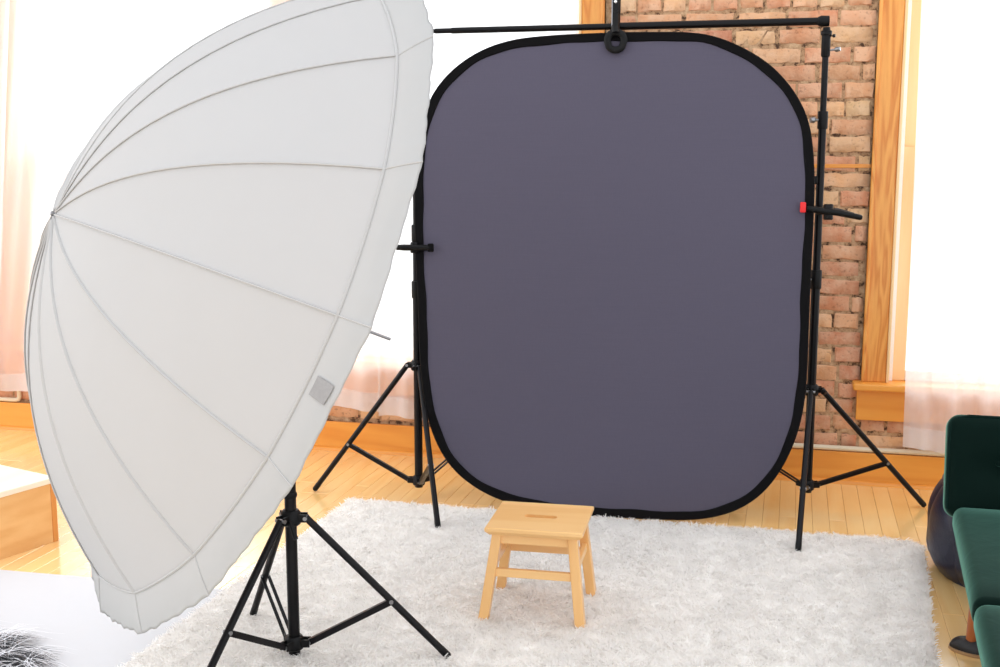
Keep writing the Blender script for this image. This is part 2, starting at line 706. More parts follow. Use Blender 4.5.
lengths = [0.6, 0.75, 0.9, 1.05, 1.2, 1.35, 1.5]
n_pl = 0
rest = MB()
ncol = int((X1 - X0) / SW)
cand = []
for c in range(ncol):
    xc = X0 + (c + 0.5) * SW
    y = WY + 0.02 - rnd.uniform(0.0, 0.5)
    first = True
    yend = WY + 0.02
    while yend > 0.3:
        L = rnd.choice(lengths)
        if first:
            L = rnd.choice(lengths[:4])
            first = False
        cand.append((xc, yend - L / 2, L))
        yend -= L + 0.0012


def visible_plank(xc, yc, L):
    y1 = yc + L / 2
    if -4.2 < xc < -1.6 and y1 > 3.4:
        return True
    if -1.6 <= xc < 0.45 and y1 > 4.35:
        return True
    return 0.3 < xc < 1.0 and y1 > 2.6


vis = [c for c in cand if visible_plank(*c)]
vis.sort(key=lambda c: math.hypot(c[0], c[1] - 0.0))
pick = set(vis[:298])
for c in cand:
    xc, yc, L = c
    me = plank_mesh(L)
    if c in pick:
        o = bpy.data.objects.new('floor_plank', me)
        COL.objects.link(o)
        o.parent = floor
        o.location = (xc, yc, 0)
    else:
        rest.add([(v.co.x + xc, v.co.y + yc, v.co.z) for v in me.vertices], [tuple(p.vertices) for p in me.polygons])
ro = obj('floorboards', rest, M['plank'], floor, smooth=False)
ro['kind'] = 'stuff'

# baseboard with a quarter-round shoe
bb = thing('baseboard_back', (0, WY - 0.02, 0), 'wide golden wood baseboard along the foot of the brick wall', 'baseboard', kind='structure')
obj('board', MB().box((X0, WY - 0.03, 0.0), (X1, WY - 0.0145, 0.142)), M['casing_x'], bb, smooth=False, bevel=0.003)
q = MB()
q.grid(lambda u, v: (X0 + (X1 - X0) * u, WY - 0.03 - 0.018 * math.cos(v * PI / 2), 0.018 * math.sin(v * PI / 2)), 1, 6)
obj('shoe_molding', q, M['casing_x'], bb)

# windows
names = ['leftmost tall window behind the white umbrella', 'tall window between the umbrella and the brick pier',
         'tall window at the right with a wide wooden stool sill']
for wi, (a, b) in enumerate(openings):
    w = thing('window_%d' % (wi + 1), ((a + b) / 2, WY, SILL), 'golden wood framed ' + names[wi], 'window', kind='structure')
    cw = 0.102
    for xs in ((a - cw, a), (b, b + cw)):
        if wi == 0 and xs[0] < a:
            xs = (a - 0.20, a)
        if wi == 1 and xs[0] < a:
            xs = (a - 0.07, a)
        if wi == 0 and xs[1] > b:
            xs = (b, b + 0.07)
        c = MB()
        c.box((xs[0], WY - 0.030, SILL + 0.02), (xs[1], WY + 0.02, HEAD + 0.1))
        co = obj('casing', c, M['casing'], w, smooth=False, bevel=0.004)
        bead_x = xs[1] if xs[0] < a else xs[0]
        s = 1 if xs[0] < a else -1
        obj('bead', MB().box((min(bead_x, bead_x + s * 0.012), WY - 0.036, SILL + 0.02), (max(bead_x, bead_x + s * 0.012), WY + 0.02, HEAD)),
            M['pale_wood'], w, smooth=False, bevel=0.003)
        out_x = xs[0] if xs[0] < a else xs[1]
        obj('back_band', MB().box((out_x - (0.0 if s > 0 else 0.016), WY - 0.040, SILL + 0.02), (out_x + (0.016 if s > 0 else 0.0), WY + 0.02, HEAD + 0.1)),
            M['casing'], w, smooth=False, bevel=0.004)
    obj('head_casing', MB().box((a - cw, WY - 0.032, HEAD), (b + cw, WY + 0.02, HEAD + 0.13)), M['casing_x'], w, smooth=False, bevel=0.004)
    ea = a - (0.235 if wi == 0 else cw + 0.035 if wi != 1 else 0.07)
    eb = b + (cw + 0.035 if wi != 0 else 0.07)
    obj('sill', MB().box((ea, WY - 0.085, SILL - 0.012), (eb, WY + 0.12, SILL + 0.02)), M['casing_x'], w, smooth=False, bevel=0.008)
    obj('apron', MB().box((ea + 0.02, WY - 0.034, SILL - 0.15), (eb - 0.02, WY - 0.006, SILL - 0.012)), M['casing_x'], w, smooth=False, bevel=0.003)
    # white tracks at the sides, then two sashes
    for x0, x1 in ((a, a + 0.030), (b - 0.030, b)):
        obj('track', MB().box((x0, WY + 0.02, SILL + 0.02), (x1, WY + 0.14, HEAD)), M['white_paint_and_glare'], w, smooth=False)
    mid = 1.44
    for z0, z1, yy in ((SILL + 0.02, mid + 0.025, WY + 0.035), (mid - 0.025, HEAD, WY + 0.08)):
        st = 0.055
        zb = z0 + (0.045 if z0 < 1 else 0.05)
        for x0, x1 in ((a + 0.028, a + 0.028 + st), (b - 0.028 - st, b - 0.028)):
            obj('sash_stile', MB().box((x0, yy, z0), (x1, yy + 0.04, z1)), M['pale_wood'] if wi == 2 else M['white_paint_and_glare'], w, smooth=False, bevel=0.003)  # left windows: blown-out daylight put into the stiles as white
        for za, zz in ((z0, zb), (z1 - 0.05, z1)):
            so = obj('sash_rail', MB().box((a + 0.028 + st, yy, za), (b - 0.028 - st, yy + 0.04, zz)), M['white_paint_and_glare'], w, smooth=False, bevel=0.003)  # rails coloured white for the glare behind the curtain
        obj('pane', MB().box((a + 0.07, yy + 0.018, z0 + 0.04), (b - 0.07, yy + 0.022, z1 - 0.04)), M['glass'], w, smooth=False)

# ------------------------------------------------------------------ sheer curtains
def curtain(xa, xb, z0, z1, folds, seed, label, lean=0.0, lean_r=0.0, amp=0.022, y=None):
    y = y if y is not None else WY - 0.125
    r = random.Random(seed)
    ph = [r.uniform(0, 6.28) for _ in range(4)]
    root = thing('sheer_curtain', ((xa + xb) / 2, y, z0), label, 'curtain', 'white sheer curtains')

    def pos(u, z, off=0.0):
        t = (z - z0) / (z1 - z0)
        x = xa + (xb - xa) * u + lean * (1 - t) * (1 - u) + lean_r * (1 - t) * u
        k = 0.55 + 0.45 * t
        d = amp * k * (math.sin(folds * 2 * PI * u + ph[0] + 0.6 * math.sin(5 * u + ph[1])) + 0.4 * math.sin(folds * 4.6 * PI * u + ph[2]))
        return (x, y + d + off, z + 0.008 * math.sin(folds * PI * u + ph[3]) * (1 - t))
    nu = int(folds * 14)
    obj('drape', MB().grid(lambda u, v: pos(u, z0 + (z1 - z0) * v), nu, 24), M['sheer'], root, angle=180)
    obj('hem', MB().grid(lambda u, v: pos(u, z0 - 0.001 + 0.09 * v, -0.003), nu, 3), M['hem'], root, angle=180)
    return root


curtain(-3.60, -1.86, 0.235, 2.95, 9, 1, 'long white sheer curtain behind the umbrella, hanging left of its overlapping twin', lean=-0.50)
curtain(-1.865, -0.93, 0.205, 2.95, 5, 2, 'white sheer curtain hanging between the umbrella and the grey backdrop')
curtain(-4.65, -3.60, 0.24, 2.95, 4, 3, 'narrow strip of white sheer curtain at the left edge, beside a wooden post', lean_r=-0.30, y=WY - 0.20)
curtain(0.462, 1.30, 0.195, 2.95, 6, 4, 'white sheer curtain over the right window, falling behind the green sofa', lean=0.03)

# cream conduit on the baseboard
c = tag(obj('conduit_pipe', MB().tube([(-0.55, WY - 0.024, 0.157), (3.1, WY - 0.024, 0.157)], 0.0115, 10), M['cream'], origin=(1.2, WY - 0.02, 0.157)),
        'straight cream conduit pipe running on the baseboard behind the right stand and sofa', 'pipe', kind='thing')
c = tag(obj('conduit_pipe', MB().tube([(-5.5, WY - 0.024, 0.157), (-3.92, WY - 0.024, 0.157), (-3.90, WY - 0.024, 0.162), (-3.895, WY - 0.024, 0.175),
                                       (-3.895, WY - 0.024, 0.222), (-3.90, WY - 0.024, 0.236), (-3.92, WY - 0.024, 0.24), (-5.5, WY - 0.024, 0.24)], 0.0115, 10),
            M['cream'], origin=(-4.5, WY - 0.02, 0.157)),
        'cream conduit pipe bent back in a U above the baseboard at the left edge', 'pipe', kind='thing')

# ------------------------------------------------------------------ shag rug
RC = [(-1.815, 1.55), (0.335, 1.55), (0.515, 4.42), (-1.745, 4.41)]   # near left, near right, far right, far left


def rug_pt(u, v):
    a = np.array(RC[0]) * (1 - u) + np.array(RC[1]) * u
    b = np.array(RC[3]) * (1 - u) + np.array(RC[2]) * u
    return a * (1 - v) + b * v


rug = thing('shag_rug', (-0.65, 3.0, 0), 'large cream white long-pile shag rug under the stool and the stands', 'rug')
rb_ = MB()
rb_.grid(lambda u, v: (*rug_pt(u, v), (0.013 + 0.004 * math.sin(67 * u + 3 * math.sin(41 * v)) * math.sin(83 * v + 2 * math.sin(29 * u))) if 0 < u < 1 and 0 < v < 1 else 0.001), 130, 160)
obj('backing', rb_, M['rugback'], rug)
NT_ = 280000
u = nrs.rand(NT_)
v = nrs.rand(NT_) ** 0.85
v = np.where(v < 0.3, nrs.rand(NT_), v)
ed = 0.012
A_, B_, C_, D_ = [np.array(p) for p in RC]
wob = 0.006 * np.sin(v * 60) + 0.008 * np.sin(v * 23 + 1)
uu = np.clip(u, 0.002, 0.998)
base = ((A_[None] * (1 - uu)[:, None] + B_[None] * uu[:, None]) * (1 - v)[:, None] + (D_[None] * (1 - uu)[:, None] + C_[None] * uu[:, None]) * v[:, None])
# rounded far corners
keep = ~(((1 - uu) * 2.25 < 0.10) & ((1 - v) * 2.85 < 0.10) & (np.hypot(0.10 - (1 - uu) * 2.25, 0.10 - (1 - v) * 2.85) > 0.10))
base = base[keep]
n = len(base)
cell = np.floor(base / 0.028)
hsh = np.sin(cell[:, 0] * 12.9898 + cell[:, 1] * 78.233) * 43758.5453
hsh = hsh - np.floor(hsh)
h2 = np.sin(cell[:, 0] * 39.3 + cell[:, 1] * 11.135) * 24634.6
h2 = h2 - np.floor(h2)
ang = hsh * 2 * PI + nrs.randn(n) * 1.0
ln = 0.012 + 0.005 * h2 + 0.003 * nrs.randn(n)
lean = 0.008 + 0.012 * nrs.rand(n)
dx, dy = np.cos(ang) * lean, np.sin(ang) * lean
p0 = np.stack([base[:, 0], base[:, 1], np.full(n, 0.009)], 1)
p1 = p0 + np.stack([dx * 0.35, dy * 0.35, ln * 0.62], 1)
p2 = p0 + np.stack([dx * 1.15, dy * 1.15, ln * 0.95], 1)
rad = 0.0015 + 0.0007 * nrs.rand(n)
tw = nrs.rand(n) * 2 * PI
side = np.stack([np.cos(tw), np.sin(tw), 0.3 * nrs.randn(n)], 1)
verts = np.zeros((n, 6, 3))
for lv, (p, k) in enumerate(((p0, 1.0), (p1, 1.1), (p2, 0.45))):
    verts[:, lv * 2] = p - side * (rad * k)[:, None]
    verts[:, lv * 2 + 1] = p + side * (rad * k)[:, None]
idx = np.arange(n)[:, None] * 6
faces = np.concatenate([np.concatenate([idx + 2 * lv, idx + 2 * lv + 1, idx + 2 * lv + 3, idx + 2 * lv + 2], 1) for lv in range(2)], 0)
po = fast_mesh('pile', verts.reshape(-1, 3), faces, M['pile'], rug, False)
po['kind'] = 'stuff'

# ------------------------------------------------------------------ white sheet and fur throw at the left front
sh = MB()
sh.grid(lambda u, v: (-3.6 + (1.79 + 0.045 * v) * u - 0.06 * v * (1 - u), 1.5 + (1.855 + 0.02 * u) * v, 0.006 + 0.004 * math.sin(9 * u) * math.sin(7 * v) + 0.002), 16, 16)
tag(obj('vinyl_sheet', sh, M['paper'], origin=(-2.7, 2.4, 0)), 'plain white sheet lying flat on the floor left of the shag rug', 'sheet', kind='thing')

fur = thing('fur_throw', (-2.35, 2.5, 0.01), 'grey and white long-haired fur throw on the white sheet, lower left corner', 'throw')
fb = MB()


def fur_base(u, v):
    a = u * 2 * PI
    r = v
    return (-2.40 + 0.48 * r * math.cos(a), 2.42 + 0.42 * r * math.sin(a), 0.012 + 0.07 * (1 - r ** 2.5))


fb.grid(fur_base, 32, 8, True)
obj('hide', fb, M['fur_dark'], fur)


def strands(n, seed, L, w, mat, name, flow, sink):
    r = np.random.RandomState(seed)
    a = r.rand(n) * 2 * PI
    rr = np.sqrt(r.rand(n))
    cl = np.floor(a * 9) + np.floor(rr * 6) * 57
    hs = np.sin(cl * 91.7) * 4758.5
    hs -= np.floor(hs)
    x = -2.40 + 0.48 * rr * np.cos(a)
    y = 2.42 + 0.42 * rr * np.sin(a)
    z = 0.012 + 0.07 * (1 - rr ** 2.5) - sink
    th = np.arctan2(np.sin(a), np.cos(a)) * 0.0 + flow + (hs - 0.5) * 2.4 + r.randn(n) * 0.25
    l = L * (0.7 + 0.6 * r.rand(n))
    d = np.stack([np.cos(th), np.sin(th), np.zeros(n)], 1)
    b = np.stack([x, y, z], 1)
    side = np.stack([-d[:, 1], d[:, 0], np.zeros(n)], 1) * w
    k = 5
    V = np.zeros((n, k * 2, 3))
    for i in range(k):
        t = i / (k - 1)
        p = b + d * (l * t)[:, None]
        p[:, 2] += l * (0.55 * t - 0.62 * t * t) + 0.004 * np.sin(t * 9 + hs * 6)
        p[:, 2] = np.maximum(p[:, 2], 0.012)
        p += side / w * (0.010 * np.sin(t * 5 + hs * 20) * t)[:, None]
        V[:, i * 2] = p - side * (1 - 0.75 * t)
        V[:, i * 2 + 1] = p + side * (1 - 0.75 * t)
    I = np.arange(n)[:, None] * k * 2
    F = np.concatenate([np.concatenate([I + 2 * i, I + 2 * i + 1, I + 2 * i + 3, I + 2 * i + 2], 1) for i in range(k - 1)], 0)
    o = fast_mesh(name, V.reshape(-1, 3), F, mat, fur)
    o['kind'] = 'stuff'
    return o


strands(7000, 3, 0.10, 0.0018, M['fur_dark'], 'undercoat', 0.6, 0.0)
strands(1500, 4, 0.14, 0.0017, M['fur_white'], 'guard_hair', 0.7, -0.006)

# ------------------------------------------------------------------ wooden box
bd1 = Vector((0.305, 0.952, 0)).normalized()      # along its visible side, towards the wall
bd2 = Vector((-0.952, 0.305, 0)).normalized()     # away to the left
A0 = Vector((-2.632, 3.70, 0))
box = thing('wooden_box', tuple(A0), 'low pale pine box on the floor at the left edge', 'box')
BH, BL, BW, T = 0.248, 0.32, 0.52, 0.022


def bp(s, t, z):                                  # s back along the side, t to the left
    return A0 - bd1 * s + bd2 * t + Vector((0, 0, z))


def bbox(s0, s1, t0, t1, z0, z1):
    m = MB()
    vs = [bp(s, t, z) for z in (z0, z1) for s, t in ((s0, t0), (s1, t0), (s1, t1), (s0, t1))]
    m.add(vs, [(3, 2, 1, 0), (4, 5, 6, 7), (0, 1, 5, 4), (1, 2, 6, 5), (2, 3, 7, 6), (3, 0, 4, 7)])
    return m


obj('side_panel', bbox(T, BL - T, 0.002, T, 0, BH - T), M['box'], box, False, bevel=0.0015)
obj('side_panel', bbox(T, BL - T, BW - T, BW, 0, BH - T), M['box'], box, False, bevel=0.0015)
obj('end_panel', bbox(0, T, 0, BW, 0, BH - T), M['box_edge'], box, False, bevel=0.0015)
obj('end_panel', bbox(BL - T, BL, 0, BW, 0, BH - T), M['box_edge'], box, False, bevel=0.0015)
obj('top_panel', bbox(-0.001, BL, -0.003, BW, BH - T, BH), M['box_top'], box, False, bevel=0.003)


# ------------------------------------------------------------------ stands
def knob(parent, c, d, r=0.011, l=0.03, mat='chrome'):
    d = Vector(d).normalized()
    c = Vector(c)
    m = MB().tube([c, c + d * l * 0.55], r * 0.4, 8)
    m.tube([c + d * l * 0.5, c + d * l * 0.62, c + d * l], [r * 0.7, r, r * 0.8], 10)
    return obj('knob', m, M[mat], parent)


def collar(parent, px, py, z0, z1, r, kd=None):
    m = MB().lathe([(r * 0.92, z0), (r, z0 + 0.004), (r, z1 - 0.004), (r * 0.92, z1)], (px, py, 0), 16)
    o = obj('collar', m, M['black_plastic'], parent)
    if kd is not None:
        d = Vector(kd).normalized()
        m = MB()
        c_ = Vector((px, py, (z0 + z1) / 2)) + d * r * 0.8
        m.tube([c_, c_ + d * 0.018], 0.005, 8)
        m.tube([c_ + d * 0.016, c_ + d * 0.022, c_ + d * 0.036], [0.009, 0.013, 0.010], 10)
        obj('knob', m, M['steel'], o)
    return o


def tripod(root, px, py, hub_z, low_z, feet, joint_t, leg_r, foot_z, double=()):
    """Hub with three legs and three braces to the lower sleeve."""
    hub = MB().lathe([(0.024, hub_z - 0.022), (0.028, hub_z - 0.018), (0.028, hub_z + 0.014), (0.022, hub_z + 0.022)], (px, py, 0), 18)
    low = MB().lathe([(0.021, low_z - 0.022), (0.026, low_z - 0.018), (0.026, low_z + 0.014), (0.021, low_z + 0.02)], (px, py, 0), 18)
    for fx, fy in feet:
        d = Vector((fx - px, fy - py, 0)).normalized()
        s = Vector((-d.y, d.x, 0))
        for zz, m in ((hub_z, hub), (low_z, low)):
            for k in (-1, 1):
                p = Vector((px, py, zz)) + s * k * 0.012
                m.bar(p + d * 0.012, p + d * 0.046, 0.005, 0.022)
    ho = obj('leg_hub', hub, M['black_plastic'], root)
    lo = obj('lower_sleeve', low, M['black_plastic'], root)
    k0 = Vector((px, py, hub_z))
    fd = Vector((feet[0][0] - px, feet[0][1] - py, 0)).normalized()
    sd = Vector((-fd.y, fd.x, 0))
    knob(ho, k0 + sd * 0.026, (sd + Vector((0, -0.6, -0.2))), 0.012, 0.035, 'black_plastic')
    for i, (fx, fy) in enumerate(feet):
        d = Vector((fx - px, fy - py, 0)).normalized()
        s = Vector((-d.y, d.x, 0))
        top = Vector((px, py, hub_z)) + d * 0.043
        ft = Vector((fx, fy, foot_z[i]))
        leg = obj('leg', MB().tube([top, ft], leg_r, 10), M['satin_black'], root)
        e = (ft - top).normalized()
        obj('foot_cap', MB().tube([ft - e * 0.03, ft - e * 0.002, ft + e * 0.004], [leg_r * 1.06, leg_r * 1.06, leg_r * 0.8], 10), M['black_plastic'], leg)
        obj('rivet', MB().tube([top - s * 0.0165, top + s * 0.0165], 0.006, 10), M['steel'], leg)
        j = top + (ft - top) * joint_t
        b0 = Vector((px, py, low_z)) + d * 0.043
        for k in ((-1, 1) if i in double else (0,)):
            o_ = s * k * 0.010
            bm1 = MB().bar(b0 + o_, j + o_, 0.005, 0.010, up=s) if k else MB().bar(b0, j, 0.016, 0.018, up=(0, 0, 1))
            bo = obj('brace', bm1, M['satin_black'], root, False, bevel=0.0015)
        obj('rivet', MB().tube([j - s * 0.0125, j + s * 0.0125], 0.006, 10), M['steel'], bo)
        obj('rivet', MB().tube([b0 - s * 0.0125, b0 + s * 0.0125], 0.0055, 10), M['steel'], bo)


LP, RP = (-1.490, 4.56), (0.098, 4.727)
ls = thing('backdrop_stand', (LP[0], LP[1], 0), 'black tripod stand at the left end of the crossbar, beside the umbrella', 'stand', 'pair of backdrop stands')
rs = thing('backdrop_stand', (RP[0], RP[1], 0), 'black tripod stand at the right end of the crossbar, beside the brick pier', 'stand', 'pair of backdrop stands')
for root, (px, py), feet, hz, lz, cols in (
        (ls, LP, [(-1.947, 4.523), (-1.278, 4.14), (-1.215, 4.96)], 0.568, 0.075, [(0.849, 0.919), (1.08, 1.15)]),
        (rs, RP, [(0.064, 4.194), (0.567, 4.915), (-0.26, 5.02)], 0.509, 0.119, [(0.913, 0.987), (1.531, 1.598)])):
    obj('pole', MB().tube([(px, py, lz - 0.03), (px, py, cols[0][1])], 0.0172, 16), M['black_metal'], root)
    obj('pole', MB().tube([(px, py, cols[0][1] - 0.02), (px, py, cols[1][1])], 0.0148, 16), M['black_metal'], root)
    obj('pole', MB().tube([(px, py, cols[1][1] - 0.02), (px, py, 1.895)], 0.0122, 16), M['black_metal'], root)
    kd = (-0.9, -0.45, 0) if root is rs else (0.7, -0.7, 0)
    collar(root, px, py, cols[0][0], cols[0][1], 0.0215, kd)
    collar(root, px, py, cols[1][0], cols[1][1], 0.0195, kd)
    # T fitting at the top
    f = MB().lathe([(0.0135, 1.80), (0.017, 1.805), (0.017, 1.88), (0.021, 1.883), (0.021, 1.897), (0.015, 1.90), (0.013, 1.911)], (px, py, 0), 16)
    fo = obj('top_fitting', f, M['black_plastic'], root)
    knob(fo, (px + 0.014, py - 0.004, 1.825), (0.9, -0.35, 0.08), 0.010, 0.042, 'steel')
    knob(fo, (px + 0.014, py - 0.004, 1.878), (0.9, -0.3, 0.0), 0.007, 0.02, 'black_plastic')
    tripod(root, px, py, hz, lz, feet, 0.63, 0.0112, (0.012, 0.02, 0.012) if root is ls else (0.02, 0.012, 0.012), (2,))
obj('clip', MB().rbox((RP[0] - 0.036, RP[1] - 0.022, 1.32), (RP[0] - 0.008, RP[1] + 0.004, 1.352), 0.006, 3, 2), M['black_plastic'], rs, weld=True)

# crossbar in telescoping sections
BZ = 1.922
bl, br_ = Vector((LP[0] - 0.045, LP[1] - 0.005, BZ - 0.006)), Vector((RP[0] + 0.008, RP[1] + 0.002, BZ + 0.012))
cb = thing('crossbar', tuple((bl + br_) / 2), 'thin black telescopic crossbar resting on the two stands above the backdrop', 'crossbar')


def on_bar(t):
    return bl + (br_ - bl) * t


for t0, t1, r in ((0.0, 0.085, 0.0085), (0.08, 0.125, 0.0105), (0.12, 0.55, 0.0125), (0.5, 0.985, 0.0145)):
    obj('bar_section', MB().tube([on_bar(t0), on_bar(t1)], r, 14), M['black_metal'], cb)
obj('end_fitting', MB().tube([on_bar(0.975), on_bar(0.982), on_bar(1.0)], [0.016, 0.021, 0.020], 16), M['black_plastic'], cb)

# ------------------------------------------------------------------ collapsible backdrop
P0 = Vector((-0.624, 4.468, 0.004))
EU = Vector((0.99466341, 0.10317316, 0.0))
EV = Vector((-0.00797779, 0.0769116, 0.997006)).normalized()
EN = EU.cross(EV)                                  # points to the camera side (-Y)
out = [(-0.035, 1.901), (0.232, 1.899), (0.308, 1.889), (0.384, 1.862), (0.46, 1.824), (0.517, 1.790), (0.574, 1.740), (0.631, 1.672), (0.671, 1.602), (0.691, 1.55),
       (0.706, 1.455), (0.714, 1.35), (0.716, 1.266), (0.714, 1.137), (0.711, 0.992), (0.710, 0.846), (0.710, 0.711), (0.709, 0.563), (0.697, 0.43), (0.669, 0.322),
       (0.628, 0.226), (0.562, 0.125), (0.469, 0.054), (0.37, 0.018), (0.284, 0.004), (0.151, 0.001), (-0.071, 0.003), (-0.279, 0.014), (-0.462, 0.045), (-0.556, 0.083),
       (-0.655, 0.148), (-0.722, 0.23), (-0.772, 0.343), (-0.799, 0.464), (-0.815, 0.635), (-0.823, 0.853), (-0.831, 0.986), (-0.838, 1.178), (-0.838, 1.337),
       (-0.826, 1.495), (-0.792, 1.630), (-0.741, 1.716), (-0.661, 1.790), (-0.582, 1.838), (-0.502, 1.867), (-0.424, 1.884), (-0.267, 1.895)]
# resample evenly and smooth
oa = np.array(out)
seg = np.hypot(*(np.roll(oa, -1, 0) - oa).T)
cum = np.concatenate([[0], np.cumsum(seg)])
NB = 220
tt = np.linspace(0, cum[-1], NB, endpoint=False)
oc = np.vstack([oa, oa[:1]])
ox = np.interp(tt, cum, oc[:, 0])
oy = np.interp(tt, cum, oc[:, 1])
for _ in range(6):
    ox = (np.roll(ox, 1) + 2 * ox + np.roll(ox, -1)) / 4
    oy = (np.roll(oy, 1) + 2 * oy + np.roll(oy, -1)) / 4
cx, cy = -0.06, 0.95


def bpt(s, h, off=0.0):
    return P0 + EU * s + EV * h + EN * off


def wrinkle(s, h):
    d = 0.004 * math.sin(2.1 * s + 1.3 * h) + 0.003 * math.sin(5 * s - 2.5 * h + 1)
    d += 0.004 * math.exp(-((h - 0.14 - 0.1 * s) / 0.025) ** 2) * math.cos(3 * s)
    d += 0.003 * math.exp(-((h - 0.22 + 0.2 * (s - 0.3)) / 0.02) ** 2) * max(0, math.cos(4 * (s - 0.2)))
    d += 0.0025 * math.exp(-((s + 0.72 - 0.03 * h) / 0.012) ** 2) * (1 if h < 0.9 else math.exp(-(h - 0.9) * 8))
    return d


bk = thing('collapsible_backdrop', tuple(P0), 'large slate grey oval-cornered collapsible backdrop with black edging, standing behind the stool', 'backdrop')
fm = MB()
NRG = 26
vs = [bpt(cx, cy, 0.0)]
for k in range(1, NRG + 1):
    f = k / NRG
    for i in range(NB):
        s, h = cx + (ox[i] - cx) * f * 0.975, cy + (oy[i] - cy) * f * 0.98
        vs.append(bpt(s, h, wrinkle(s, h) * (1 - f ** 6)))
fs = [(0, 1 + i, 1 + (i + 1) % NB) for i in range(NB)]
for k in range(NRG - 1):
    for i in range(NB):
        j = (i + 1) % NB
        fs.append((1 + k * NB + i, 1 + (k + 1) * NB + i, 1 + (k + 1) * NB + j, 1 + k * NB + j))
fm.add(vs, fs)
obj('cloth', fm, M['backdrop'], bk, angle=180)
# black binding: flattened tape wrapped around the spring hoop
bm_ = MB()
WB = 0.034
nrm = []
for i in range(NB):
    tx, ty = ox[(i + 1) % NB] - ox[i - 1], oy[(i + 1) % NB] - oy[i - 1]
    l = math.hypot(tx, ty)
    nx, ny = ty / l, -tx / l
    if (ox[i] - cx) * nx + (oy[i] - cy) * ny < 0:
        nx, ny = -nx, -ny
    nrm.append((nx, ny))
prof = [(-WB, 0.002), (-WB * 0.9, 0.006), (-0.012, 0.008), (-0.004, 0.010), (0.0, 0.006), (0.001, 0.0), (0.0, -0.006), (-0.004, -0.010), (-0.012, -0.008), (-WB * 0.9, -0.006), (-WB, -0.002)]
NP = len(prof)
vs = []
for i in range(NB):
    wv = 1 + 0.05 * math.sin(i * 0.37) + 0.04 * math.sin(i * 0.91)
    for a_, o_ in prof:
        vs.append(bpt(ox[i] + nrm[i][0] * a_ * wv, oy[i] + nrm[i][1] * a_ * wv, o_))
fs = []
for i in range(NB):
    j = (i + 1) % NB
    for k in range(NP):
        k2 = (k + 1) % NP
        fs.append((i * NP + k, i * NP + k2, j * NP + k2, j * NP + k))
bm_.add(vs, fs)
obj('edge_binding', bm_, M['binding'], bk)


# ------------------------------------------------------------------ spring clamps
def clamp_jaw(parent, name, pts, w, mat, nm=(0, 0, 1), rads=None):
    return obj(name, MB().tube(pts, rads or w, 10, flat=(1.0, 0.7)), mat, parent)


# right clamp: red tips on the edge, long handles towards the window
c0, c1 = bpt(0.672, 1.234, 0.016), bpt(0.890, 1.196, 0.030)
cr = thing('spring_clamp', tuple(c0), 'black spring clamp with red tips gripping the right edge of the backdrop', 'clamp', 'spring clamps on the backdrop frame')
dv = (c1 - c0)
obj('jaw', MB().tube([c0 + dv * 0.08, c0 + dv * 0.3, c0 + dv * 0.42], [0.010, 0.013, 0.012], 10), M['black_plastic'], cr)
obj('jaw', MB().tube([c0 + dv * 0.08 - EN * 0.034, c0 + dv * 0.3 - EN * 0.05, c0 + dv * 0.42 - EN * 0.04], [0.010, 0.013, 0.012], 10), M['black_plastic'], cr)
obj('handle', MB().tube([c0 + dv * 0.36, c0 + dv * 0.6 + EV * 0.003, c0 + dv * 0.97, c1], [0.012, 0.0125, 0.0105, 0.006], 10), M['black_plastic'], cr)
obj('handle', MB().tube([c0 + dv * 0.36 - EN * 0.04, c0 + dv * 0.62 - EN * 0.075 + EV * 0.012, c0 + dv * 0.92 - EN * 0.11 + EV * 0.012], [0.012, 0.0125, 0.008], 10), M['black_plastic'], cr)
obj('pivot', MB().lathe([(0.016, -0.03), (0.018, -0.026), (0.018, 0.026), (0.016, 0.03)], c0 + dv * 0.44 - EN * 0.016, 14, EV), M['black_metal'], cr)
t = obj('jaw_tip', MB().rbox((-0.011, -0.008, -0.020), (0.011, 0.008, 0.020), 0.005, 3, 2, Matrix.Translation(c0 + EN * 0.004)), M['red'], cr, weld=True)
t['label'] = 'bright red rubber tip'
t = obj('jaw_tip', MB().rbox((-0.011, -0.008, -0.020), (0.011, 0.008, 0.020), 0.005, 3, 2, Matrix.Translation(c0 - EN * 0.036)), M['red'], cr, weld=True)
t['label'] = 'bright red rubber tip'

# left clamp, seen end on
c0, c1 = bpt(-0.768, 1.064, 0.016), bpt(-0.905, 1.064, 0.03)
cl_ = thing('spring_clamp', tuple(c0), 'all-black spring clamp gripping the left edge of the backdrop beside the umbrella', 'clamp', 'spring clamps on the backdrop frame')
dv = c1 - c0
obj('jaw', MB().tube([c0, c0 + dv * 0.2, c0 + dv * 0.5], [0.010, 0.0125, 0.0125], 10), M['black_plastic'], cl_)
obj('jaw', MB().tube([c0 - EN * 0.034, c0 + dv * 0.25 - EN * 0.05, c0 + dv * 0.5 - EN * 0.045], [0.010, 0.0125, 0.0125], 10), M['black_plastic'], cl_)
obj('handle', MB().tube([c0 + dv * 0.45, c0 + dv * 0.8, c1], [0.0125, 0.013, 0.011], 10), M['black_plastic'], cl_)
obj('handle', MB().tube([c0 + dv * 0.45 - EN * 0.045, c0 + dv * 0.8 - EN * 0.08, c1 - EN * 0.11], [0.0125, 0.012, 0.010], 10), M['black_plastic'], cl_)
obj('pivot', MB().lathe([(0.015, -0.022), (0.017, -0.018), (0.017, 0.018), (0.015, 0.022)], c0 + dv * 0.5 - EN * 0.016, 14, EV), M['black_metal'], cl_)
obj('jaw_tip', MB().rbox((-0.012, -0.007, -0.017), (0.012, 0.007, 0.017), 0.005, 3, 2, Matrix.Translation(c0 + EN * 0.004)), M['binding'], cl_, weld=True)

